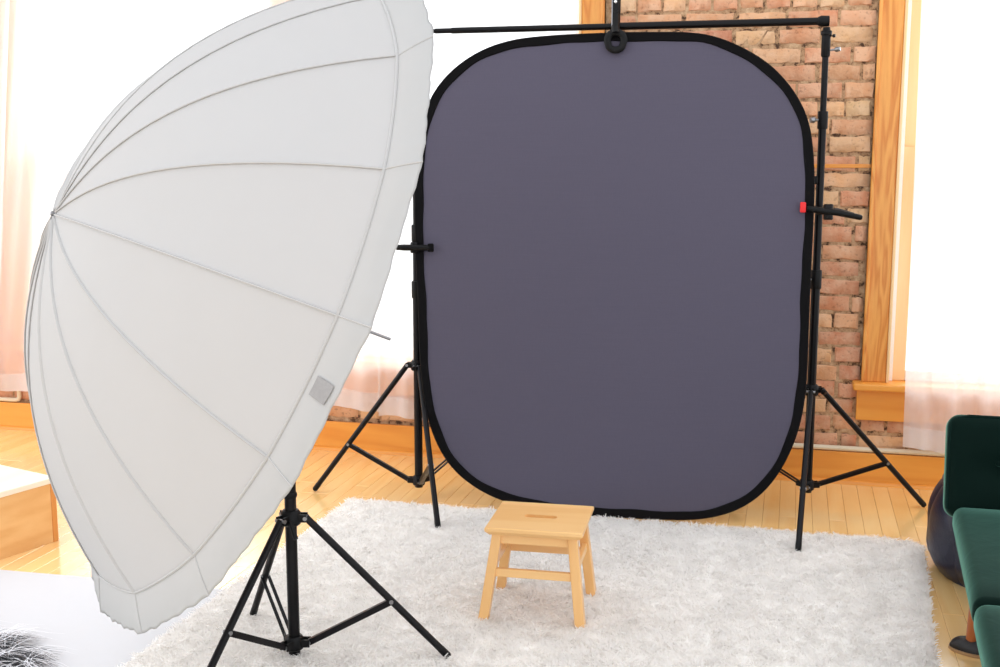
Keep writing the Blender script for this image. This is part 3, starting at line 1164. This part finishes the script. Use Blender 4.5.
# top clamp over the crossbar: shiny handles upwards, round loop jaw below
tc = bpt(-0.049, 1.869, 0.0)
bar_c = on_bar(0.512)
ct = thing('spring_clamp', tuple(tc), 'black clamp with shiny upright handles holding the backdrop to the crossbar', 'clamp', 'spring clamps on the backdrop frame')
fy = -EN
ring = []
for k in range(28):
    a_ = k / 28 * 2 * PI
    ring.append(tc + EN * 0.018 + EU * 0.032 * math.cos(a_) + EV * (0.030 * math.sin(a_) - (0.008 if math.sin(a_) < -0.6 else 0)))
obj('jaw_loop', MB().tube(ring, 0.0125, 10, True, flat=(0.8, 1.1), up=tuple(EN)), M['black_plastic'], ct)
obj('jaw', MB().tube([tc + EN * 0.02 + EV * 0.02, bar_c + EN * 0.03, bar_c + EN * 0.03 + EV * 0.05], [0.02, 0.016, 0.014], 10), M['black_plastic'], ct)
obj('jaw', MB().tube([tc - EN * 0.02 + EV * 0.02, bar_c - EN * 0.03, bar_c - EN * 0.03 + EV * 0.05], [0.02, 0.016, 0.014], 10), M['black_plastic'], ct)
top1, top2 = bar_c + EN * 0.045 + EV * 0.19 + EU * 0.0, bar_c - EN * 0.06 + EV * 0.19
h = obj('handle', MB().bar(bar_c + EN * 0.03 - EV * 0.02, top1, 0.026, 0.010, up=tuple(EN)), M['black_metal'], ct, False, bevel=0.003)
obj('handle', MB().bar(bar_c - EN * 0.03 - EV * 0.02, top2, 0.032, 0.010, up=tuple(EN)), M['black_plastic'], ct, False, bevel=0.003)
obj('edge_strip', MB().bar(bar_c + EN * 0.037 - EU * 0.013 - EV * 0.015, top1 - EU * 0.013 + EN * 0.004, 0.004, 0.006, up=tuple(EN)), M['steel'], h, False)
obj('rivet', MB().lathe([(0.006, 0), (0.006, 0.004), (0.003, 0.006)], bar_c + EN * 0.047 + EV * 0.085, 10, EN), M['chrome'], h)
obj('pivot', MB().tube([bar_c + EV * 0.055 + EN * 0.045, bar_c + EV * 0.055 - EN * 0.045], 0.009, 12), M['black_metal'], ct)

# ------------------------------------------------------------------ stool
SX0, SX1, SY0, SY1, SH = -0.881, -0.580, 3.317, 3.599, 0.317
SCX, SCY = (SX0 + SX1) / 2, (SY0 + SY1) / 2
st = thing('step_stool', (SCX, SCY, 0), 'small birch step stool with a hand slot in its seat, standing on the shag rug', 'stool')


def seat_mesh():
    bm = bmesh.new()
    # plan: outer rectangle with a slot hole, built as a grid of rings between slot and rim
    m_, hw, hd = 12, (SX1 - SX0) / 2, (SY1 - SY0) / 2
    a_s, b_s = 0.052, 0.014
    cs = [(-1, -1), (1, -1), (1, 1), (-1, 1)]
    n = 4 * m_

    def rect(w, d):
        r = []
        for k in range(4):
            (xa, ya), (xb, yb) = cs[k], cs[(k + 1) % 4]
            r += [((xa + (xb - xa) * i / m_) * w, (ya + (yb - ya) * i / m_) * d) for i in range(m_)]
        return r
    slot = []
    for x, y in rect(1, 1):
        if abs(y) == 1:
            t = x * (a_s - b_s) if abs(x) < 1 else math.copysign(a_s - b_s, x)
            slot.append((t, y * b_s))
        else:
            a = y * PI / 2
            slot.append((math.copysign(a_s - b_s + b_s * math.cos(a), x), b_s * math.sin(a)))
    T_ = 0.026

    def loop(pts, z):
        return [bm.verts.new((SCX + x, SCY + y, z)) for x, y in pts]
    L = [loop(slot, SH - T_), loop(slot, SH), loop(rect(hw * 0.6, hd * 0.5), SH), loop(rect(hw - 0.003, hd - 0.003), SH), loop(rect(hw, hd), SH - 0.003),
         loop(rect(hw, hd), SH - 0.012), loop(rect(hw - 0.013, hd - 0.013), SH - T_), loop(rect(hw * 0.6, hd * 0.5), SH - T_)]
    for i in range(len(L)):
        p, q = L[i], L[(i + 1) % len(L)]
        for k in range(n):
            k2 = (k + 1) % n
            bm.faces.new((p[k], p[k2], q[k2], q[k]))
    bmesh.ops.recalc_face_normals(bm, faces=bm.faces)
    me = bpy.data.meshes.new('seat')
    bm.to_mesh(me)
    bm.free()
    m = MB()
    m.add([v.co.copy() for v in me.vertices], [tuple(p.vertices) for p in me.polygons])
    return m


obj('seat', seat_mesh(), M['stool'], st, True, angle=20)
tops = {}
for sx, sy in ((-1, -1), (1, -1), (1, 1), (-1, 1)):
    topc = Vector((SCX + sx * 0.116, SCY + sy * 0.106, SH - 0.026))
    botc = Vector((SCX + sx * 0.151 - 0.007, SCY + sy * 0.138 + 0.018, 0.012))
    tops[(sx, sy)] = (topc, botc)
    obj('leg', MB().bar(botc, topc, 0.036, 0.030, up=(1, 0, 0), w2=0.034, h2=0.030), M['stool_z'], st, False, bevel=0.003)


def leg_at(k, z):
    a, b = tops[k]
    return b + (a - b) * ((z - b.z) / (a.z - b.z))


for k1, k2, w in (((-1, -1), (1, -1), 0.016), ((-1, 1), (1, 1), 0.016), ((-1, -1), (-1, 1), 0.016), ((1, -1), (1, 1), 0.016)):
    side = k1[0] == k2[0]
    a, b = leg_at(k1, 0.276), leg_at(k2, 0.276)
    obj('apron', MB().bar(a, b, w, 0.030, up=(0, 0, 1)), M['stool'], st, False, bevel=0.0015)
    z = 0.168 if not side else 0.190
    a, b = leg_at(k1, z), leg_at(k2, z)
    obj('stretcher', MB().bar(a, b, 0.015, 0.026, up=(0, 0, 1)), M['stool'], st, False, bevel=0.002)

# ------------------------------------------------------------------ umbrella and its stand
AP = Vector((-1.7650, 2.5405, 1.2945))
AX = Vector((0.67278496, 0.62676408, -0.39309946)).normalized()
E1 = Vector((-0.68163876, 0.73168887, 0.0)).normalized()
E2 = AX.cross(E1).normalized()
RR, RD, RIM, RIMD = 0.842, 0.448, 0.932, 0.040
SAGF = 0.024                                       # the frame droops a little: the lower rim lags, the upper rim leads
NRIB = 16
um = thing('photo_umbrella', tuple(AP), 'huge white parabolic photographic umbrella seen from behind, tilted down to the stool', 'umbrella')


def depth(s):
    return RD * (0.13 * s + 0.87 * s ** 2.5)


def cpt(s, ang, sag=0.0, off=0.0):
    """Canopy point at fraction s of ring radius and angle; off = outwards."""
    r = RR * s - sag
    d = depth(s) + sag * 0.25 + SAGF * math.sin(ang) * s ** 2.2
    sl = RD * (0.13 + 0.87 * 2.5 * s ** 1.5) / RR
    nl = math.hypot(1, sl)
    r += off * sl / nl
    d -= off / nl
    return AP + AX * d + (E1 * math.cos(ang) + E2 * math.sin(ang)) * r


def sagf(s, w):
    """Flattening of a panel between two ribs (w 0..1 across)."""
    chord = 1 - math.cos(PI / NRIB) / math.cos((w - 0.5) * 2 * PI / NRIB)
    return RR * s * chord * (1.25 - 0.75 * s)


for k in range(NRIB):
    a0 = k * 2 * PI / NRIB
    m = MB().grid(lambda w, s: cpt(0.02 + 0.98 * s, a0 + w * 2 * PI / NRIB, sagf(0.02 + 0.98 * s, w)), 8, 16)
    obj('canopy_panel', m, M['nylon'], um, angle=180)
for k in range(NRIB):
    a0 = k * 2 * PI / NRIB
    rib = obj('rib', MB().tube([cpt(0.02 + 0.98 * i / 18, a0, 0, 0.001) for i in range(19)], 0.0046, 6, flat=(0.5, 1)), M['seam'], um)


def band_pt(t, ang):
    """Elastic edge band from the ring seam (t=0) over the rim (t=1) to the inner lip (t=1.5)."""
    w = (ang / (2 * PI / NRIB)) % 1.0
    sc = math.sin(w * PI)
    sag = sagf(1.0, w) * (1 - 0.2 * min(t, 1)) + 0.012 * sc * max(0, t - 0.6)
    gather = (0.0022 * math.sin(ang * 96 + 2 * math.sin(ang * 7)) + 0.0018 * math.sin(ang * 53 + 1 + 3 * t)) * min(1, t * 1.2)
    if t <= 1:
        r = RR + (RIM - RR) * t + 0.004 * math.sin(t * PI)
        d = RD + RIMD * t + 0.014 * math.sin(t * PI / 2) * 0
    else:
        u_ = (t - 1) / 0.5
        r = RIM - 0.05 * u_
        d = RD + RIMD + 0.012 * math.sin(u_ * PI / 2)
    r += gather - sag
    d += SAGF * math.sin(ang) + sag * 0.25 - 0.012 * sc * max(0, min(t, 1) - 0.6)
    return AP + AX * d + (E1 * math.cos(ang) + E2 * math.sin(ang)) * r


obj('edge_band', MB().grid(lambda u_, t: band_pt(t * 1.5, u_ * 2 * PI), NRIB * 24, 15, True), M['nylon_band'], um, angle=180)
obj('ring_seam', MB().tube([cpt(1.0, i * 2 * PI / 192, sagf(1.0, (i / 12) % 1.0), 0.001) for i in range(192)], 0.0038, 6, True), M['seam'], um)
for k in range(NRIB):
    a0 = k * 2 * PI / NRIB
    pts = [band_pt(t_, a0 + 1e-6) + (E1 * math.cos(a0) + E2 * math.sin(a0)) * 0.0012 for t_ in (0, 0.25, 0.5, 0.75, 0.98)]
    obj('rib_pocket', MB().tube(pts, 0.0022, 6), M['seam'], um)
obj('apex_cap', MB().lathe([(0.003, -0.010), (0.006, -0.008), (0.006, -0.002), (0.018, 0.001), (0.016, 0.006)], AP, 14, AX), M['steel'], um)
obj('shaft', MB().tube([AP, AP + AX * 0.972], 0.0045, 10), M['steel'], um)
# fabric label on the band
la0 = math.radians(180 + 16.6)


def lab(u_, v_):
    t_ = 0.18 + 0.52 * v_
    ang = math.radians(188.6 + 2.9 * u_)
    return band_pt(t_, ang) + (E1 * math.cos(ang) + E2 * math.sin(ang)) * 0.0028 - AX * 0.002


obj('care_label', MB().grid(lab, 4, 4), M['fabric_label'], um)

UP = (-1.343, 2.945)
us = thing('light_stand', (UP[0], UP[1], 0), 'black tripod light stand carrying the white umbrella', 'stand')
obj('pole', MB().tube([(UP[0], UP[1], 0.020), (UP[0], UP[1], 0.62)], 0.0165, 16), M['black_metal'], us)
obj('pole', MB().tube([(UP[0], UP[1], 0.60), (UP[0], UP[1], 1.0)], 0.013, 16), M['black_metal'], us)
collar(us, UP[0], UP[1], 0.585, 0.64, 0.0205, (0.5, 0.6, 0))
collar(us, UP[0], UP[1], 0.485, 0.5, 0.0195)
tripod(us, UP[0], UP[1], 0.427, 0.056, [(-0.910, 3.036), (-1.458, 2.545), (-1.588, 3.183)], 0.60, 0.0105, (0.02, 0.02, 0.02), (2,))
hd = Vector((UP[0], UP[1], 0))
obj('grip_lever', MB().bar((UP[0] + 0.01, UP[1] - 0.027, 0.425), (UP[0] + 0.030, UP[1] - 0.035, 0.375), 0.010, 0.008, w2=0.014, h2=0.008), M['black_plastic'], us, False, bevel=0.002)
shc = AP + AX * 0.6545
br = MB().rbox((-0.022, -0.03, -0.055), (0.022, 0.03, 0.04), 0.008, 3, 2, Matrix.Translation((UP[0], UP[1], 0.985)))
br.tube([shc - AX * 0.05, shc + AX * 0.05], 0.018, 14)
obj('swivel_bracket', br, M['black_plastic'], us)
# small printed strip on the near-left leg
lt = Vector((UP[0], UP[1], 0.427))
lf = Vector((-1.458, 2.545, 0.022))
ld = (lf - lt)
sdv = Vector((-0.95, 0.0, 0.3)).normalized()
obj('printed_strip', MB().bar(lt + ld * 0.20 + Vector((-0.0085, -0.003, 0.004)), lt + ld * 0.40 + Vector((-0.0085, -0.003, 0.004)), 0.007, 0.003, up=(-0.6, -0.5, 0.3)), M['fabric_label'], us, False)

st.rotation_euler = (0, 0, 0.045)

# ------------------------------------------------------------------ green velvet sofa
SR = Matrix.Translation((0.507, 3.68, 0)) @ Matrix.Rotation(-0.062, 4, 'Z')
so = thing('velvet_sofa', (0.507, 3.68, 0), 'armless bottle green velvet sofa with tufted back at the right edge', 'sofa')
SWD = 1.5


def puff(amount):
    def w(p, h):
        fx, fy = 1 - (p.x / h.x) ** 2, 1 - (p.y / h.y) ** 2
        if p.z > 0:
            p = p + Vector((0, 0, amount * max(0, fx) ** 0.35 * max(0, fy) ** 0.35))
        return p
    return w


def seat_cush(y0, y1):
    o = obj('seat_cushion', MB().rbox((0, y0, 0.300), (SWD, y1, 0.378), 0.030, 5, 10, SR, puff(0.022)), M['velvet'], so, weld=True, angle=180)
    pts = []
    for i in range(40):
        a = 2 * PI * i / 40
        ca, sa = math.cos(a), math.sin(a)
        hx, hy = SWD / 2 - 0.008, (y1 - y0) / 2 - 0.008
        n_ = 8.0
        r = (abs(ca) ** n_ + abs(sa) ** n_) ** (-1 / n_)
        pts.append(SR @ Vector((SWD / 2 + hx * ca * r, (y0 + y1) / 2 + hy * sa * r, 0.362)))
    obj('piping', MB().tube(pts, 0.005, 8, True), M['piping'], o)
    return o


seat_cush(-0.80, 0.0)
seat_cush(-1.55, -0.805)
# backrest, reclined
TL = 0.30
BR_ = SR @ Matrix.Translation((-0.022, -0.01, 0.318)) @ Matrix.Rotation(-0.30, 4, 'X')
btn = [(0.15 + 0.27 * i, 0.15) for i in range(5)]


def tuft(p, h):
    if p.y < 0:
        x, z = p.x + h.x, p.z + h.z
        d = 0
        for bx, bz in btn:
            rr_ = math.hypot(x - bx, (z - bz) * 1.0)
            d += 0.030 * math.exp(-(rr_ / 0.045) ** 2)
        fx, fz = max(0, 1 - (p.x / h.x) ** 2), max(0, 1 - (p.z / h.z) ** 2)
        p = p + Vector((0, d * (1 if fz > 0 else 0) - 0.02 * fx ** .35 * fz ** .5, 0))
    return p


bo = obj('backrest', MB().rbox((0, 0, 0.025), (SWD, 0.13, 0.345), 0.04, 5, 26, BR_, tuft), M['velvet'], so, weld=True, angle=180)
pts = []
for x, z in [(0.008, 0.05), (0.008, 0.12), (0.008, 0.265), (0.012, 0.307), (0.03, 0.330), (0.06, 0.339), (0.3, 0.340), (0.8, 0.340), (SWD - 0.05, 0.340)]:
    pts.append(BR_ @ Vector((x, 0.012, z)))
obj('piping', MB().tube(pts, 0.005, 8), M['piping'], bo)
for bx, bz in btn:
    c_ = BR_ @ Vector((bx, 0.008, bz + 0.05))
    obj('button', MB().lathe([(0.011, 0), (0.010, 0.004), (0.004, 0.007)], c_, 12, BR_.to_3x3() @ Vector((0, -1, 0))), M['velvet'], bo)
obj('frame_rail', MB().rbox((0.10, -1.48, 0.255), (SWD - 0.10, -0.06, 0.302), 0.008, 2, 2, SR), M['piping'], so, weld=True)
for lx, ly in ((0.080, -0.20), (0.080, -1.35), (SWD - 0.06, -0.20), (SWD - 0.06, -1.35)):
    sx = -0.02 if lx < 0.5 else 0.02
    a = SR @ Vector((lx, ly, 0.302))
    b = SR @ Vector((lx + sx, ly - 0.0, 0.022))
    b2 = SR @ Vector((lx + sx, ly - 0.0, 0.0))
    lg = obj('leg', MB().tube([a, b], [0.028, 0.018], 14), M['leg_wood'], so)
    gl_ = obj('leg_tip', MB().tube([b, b2], [0.0178, 0.017], 14), M['box_edge'], lg)

# ------------------------------------------------------------------ leather pouf
PC, PR, PH = Vector((0.812, 4.19, 0)), 0.315, 0.350
pf = thing('leather_pouf', tuple(PC), 'dark navy leather pouf on the floor behind the green sofa', 'pouf')
NPF = 10


def pouf_pt(a, v):
    # v 0 bottom .. 1 top edge
    k = a / (2 * PI / NPF)
    w = k % 1.0
    z = PH * 0.88 * v + 0.004
    r = PR * (1 - 0.13 * max(0, (0.3 - v) / 0.3) ** 2 - 0.14 * max(0, (v - 0.6) / 0.4) ** 2)
    r *= 1 - 0.035 * abs(2 * w - 1) ** 6 + 0.012 * math.sin(9 * a + 6 * v) * math.sin(5 * v)
    return PC + Vector((r * math.cos(a), r * math.sin(a), z))


def pouf_top(a, f):
    e = pouf_pt(a, 1.0)
    r = 1 - f
    z = PH * (0.88 + 0.12 * (1 - (r) ** 2.2)) + 0.004
    return Vector((PC.x + (e.x - PC.x) * r, PC.y + (e.y - PC.y) * r, z))


for k in range(NPF):
    a0 = k * 2 * PI / NPF
    obj('side_panel', MB().grid(lambda u_, v_: pouf_pt(a0 + u_ * 2 * PI / NPF * 0.99999, v_), 10, 12), M['leather'], pf, angle=180)
obj('top_panel', MB().grid(lambda u_, v_: pouf_top(u_ * 2 * PI, v_ * 0.98), NPF * 8, 8, True), M['leather'], pf, angle=180)
obj('piping', MB().tube([pouf_pt(i * 2 * PI / 80, 1.0) for i in range(80)], 0.006, 8, True), M['leather'], pf)
obj('bottom_panel', MB().lathe([(PR * 0.86, 0.0), (PR * 0.86, 0.012)], PC, 30), M['leather'], pf)

# ------------------------------------------------------------------ black shoe
SHM = Matrix.Translation((0.495, 3.49, 0)) @ Matrix.Rotation(-0.12, 4, 'Z')
shoe = thing('black_shoe', (0.495, 3.49, 0), 'black slip-on shoe with tan sole on the floor beside the sofa leg', 'shoe')


def plan(t):                                     # half width along the length 0..1
    return 0.047 * (max(0.0, math.sin(min(1.0, t / 0.32) * PI / 2)) ** 0.55) * (1 - 0.22 * math.exp(-((t - 0.58) / 0.16) ** 2)) * (max(0.0, 1 - max(0, (t - 0.9) / 0.1) ** 2.5) ** 0.5 * 0.95 + 0.05)


def shoe_up(u_, v_):
    t = 0.002 + 0.996 * u_
    a = v_ * PI
    hgt = 0.030 + 0.034 * (1 / (1 + math.exp(-(t - 0.38) * 16)))
    hw = plan(t) * 0.97
    x = 0.265 * t
    yy = hw * math.cos(a)
    z = 0.009 + hgt * max(0.0, math.sin(a)) ** 0.75 * min(1.0, (t / 0.10)) ** 0.4
    if t > 0.46 and abs(math.cos(a)) < 0.62 and t < 0.95:
        z = min(z, 0.040)
    return SHM @ Vector((x, yy, z))


obj('upper', MB().grid(shoe_up, 36, 20), M['shoe'], shoe)
sl = MB()
ring = [(t, 1) for t in [i / 30 for i in range(31)]] + [(t, -1) for t in [i / 30 for i in range(30, -1, -1)]]
lo_ = [SHM @ Vector((0.268 * t - 0.002, s_ * (plan(t) + 0.004), 0.001)) for t, s_ in ring]
hi_ = [SHM @ Vector((0.268 * t - 0.002, s_ * (plan(t) + 0.005), 0.009)) for t, s_ in ring]
nr = len(ring)
sl.add(lo_ + hi_, [(i, (i + 1) % nr, nr + (i + 1) % nr, nr + i) for i in range(nr)] + [tuple(range(nr, 2 * nr)), tuple(range(nr - 1, -1, -1))])
obj('sole', sl, M['sole'], shoe, smooth=False)
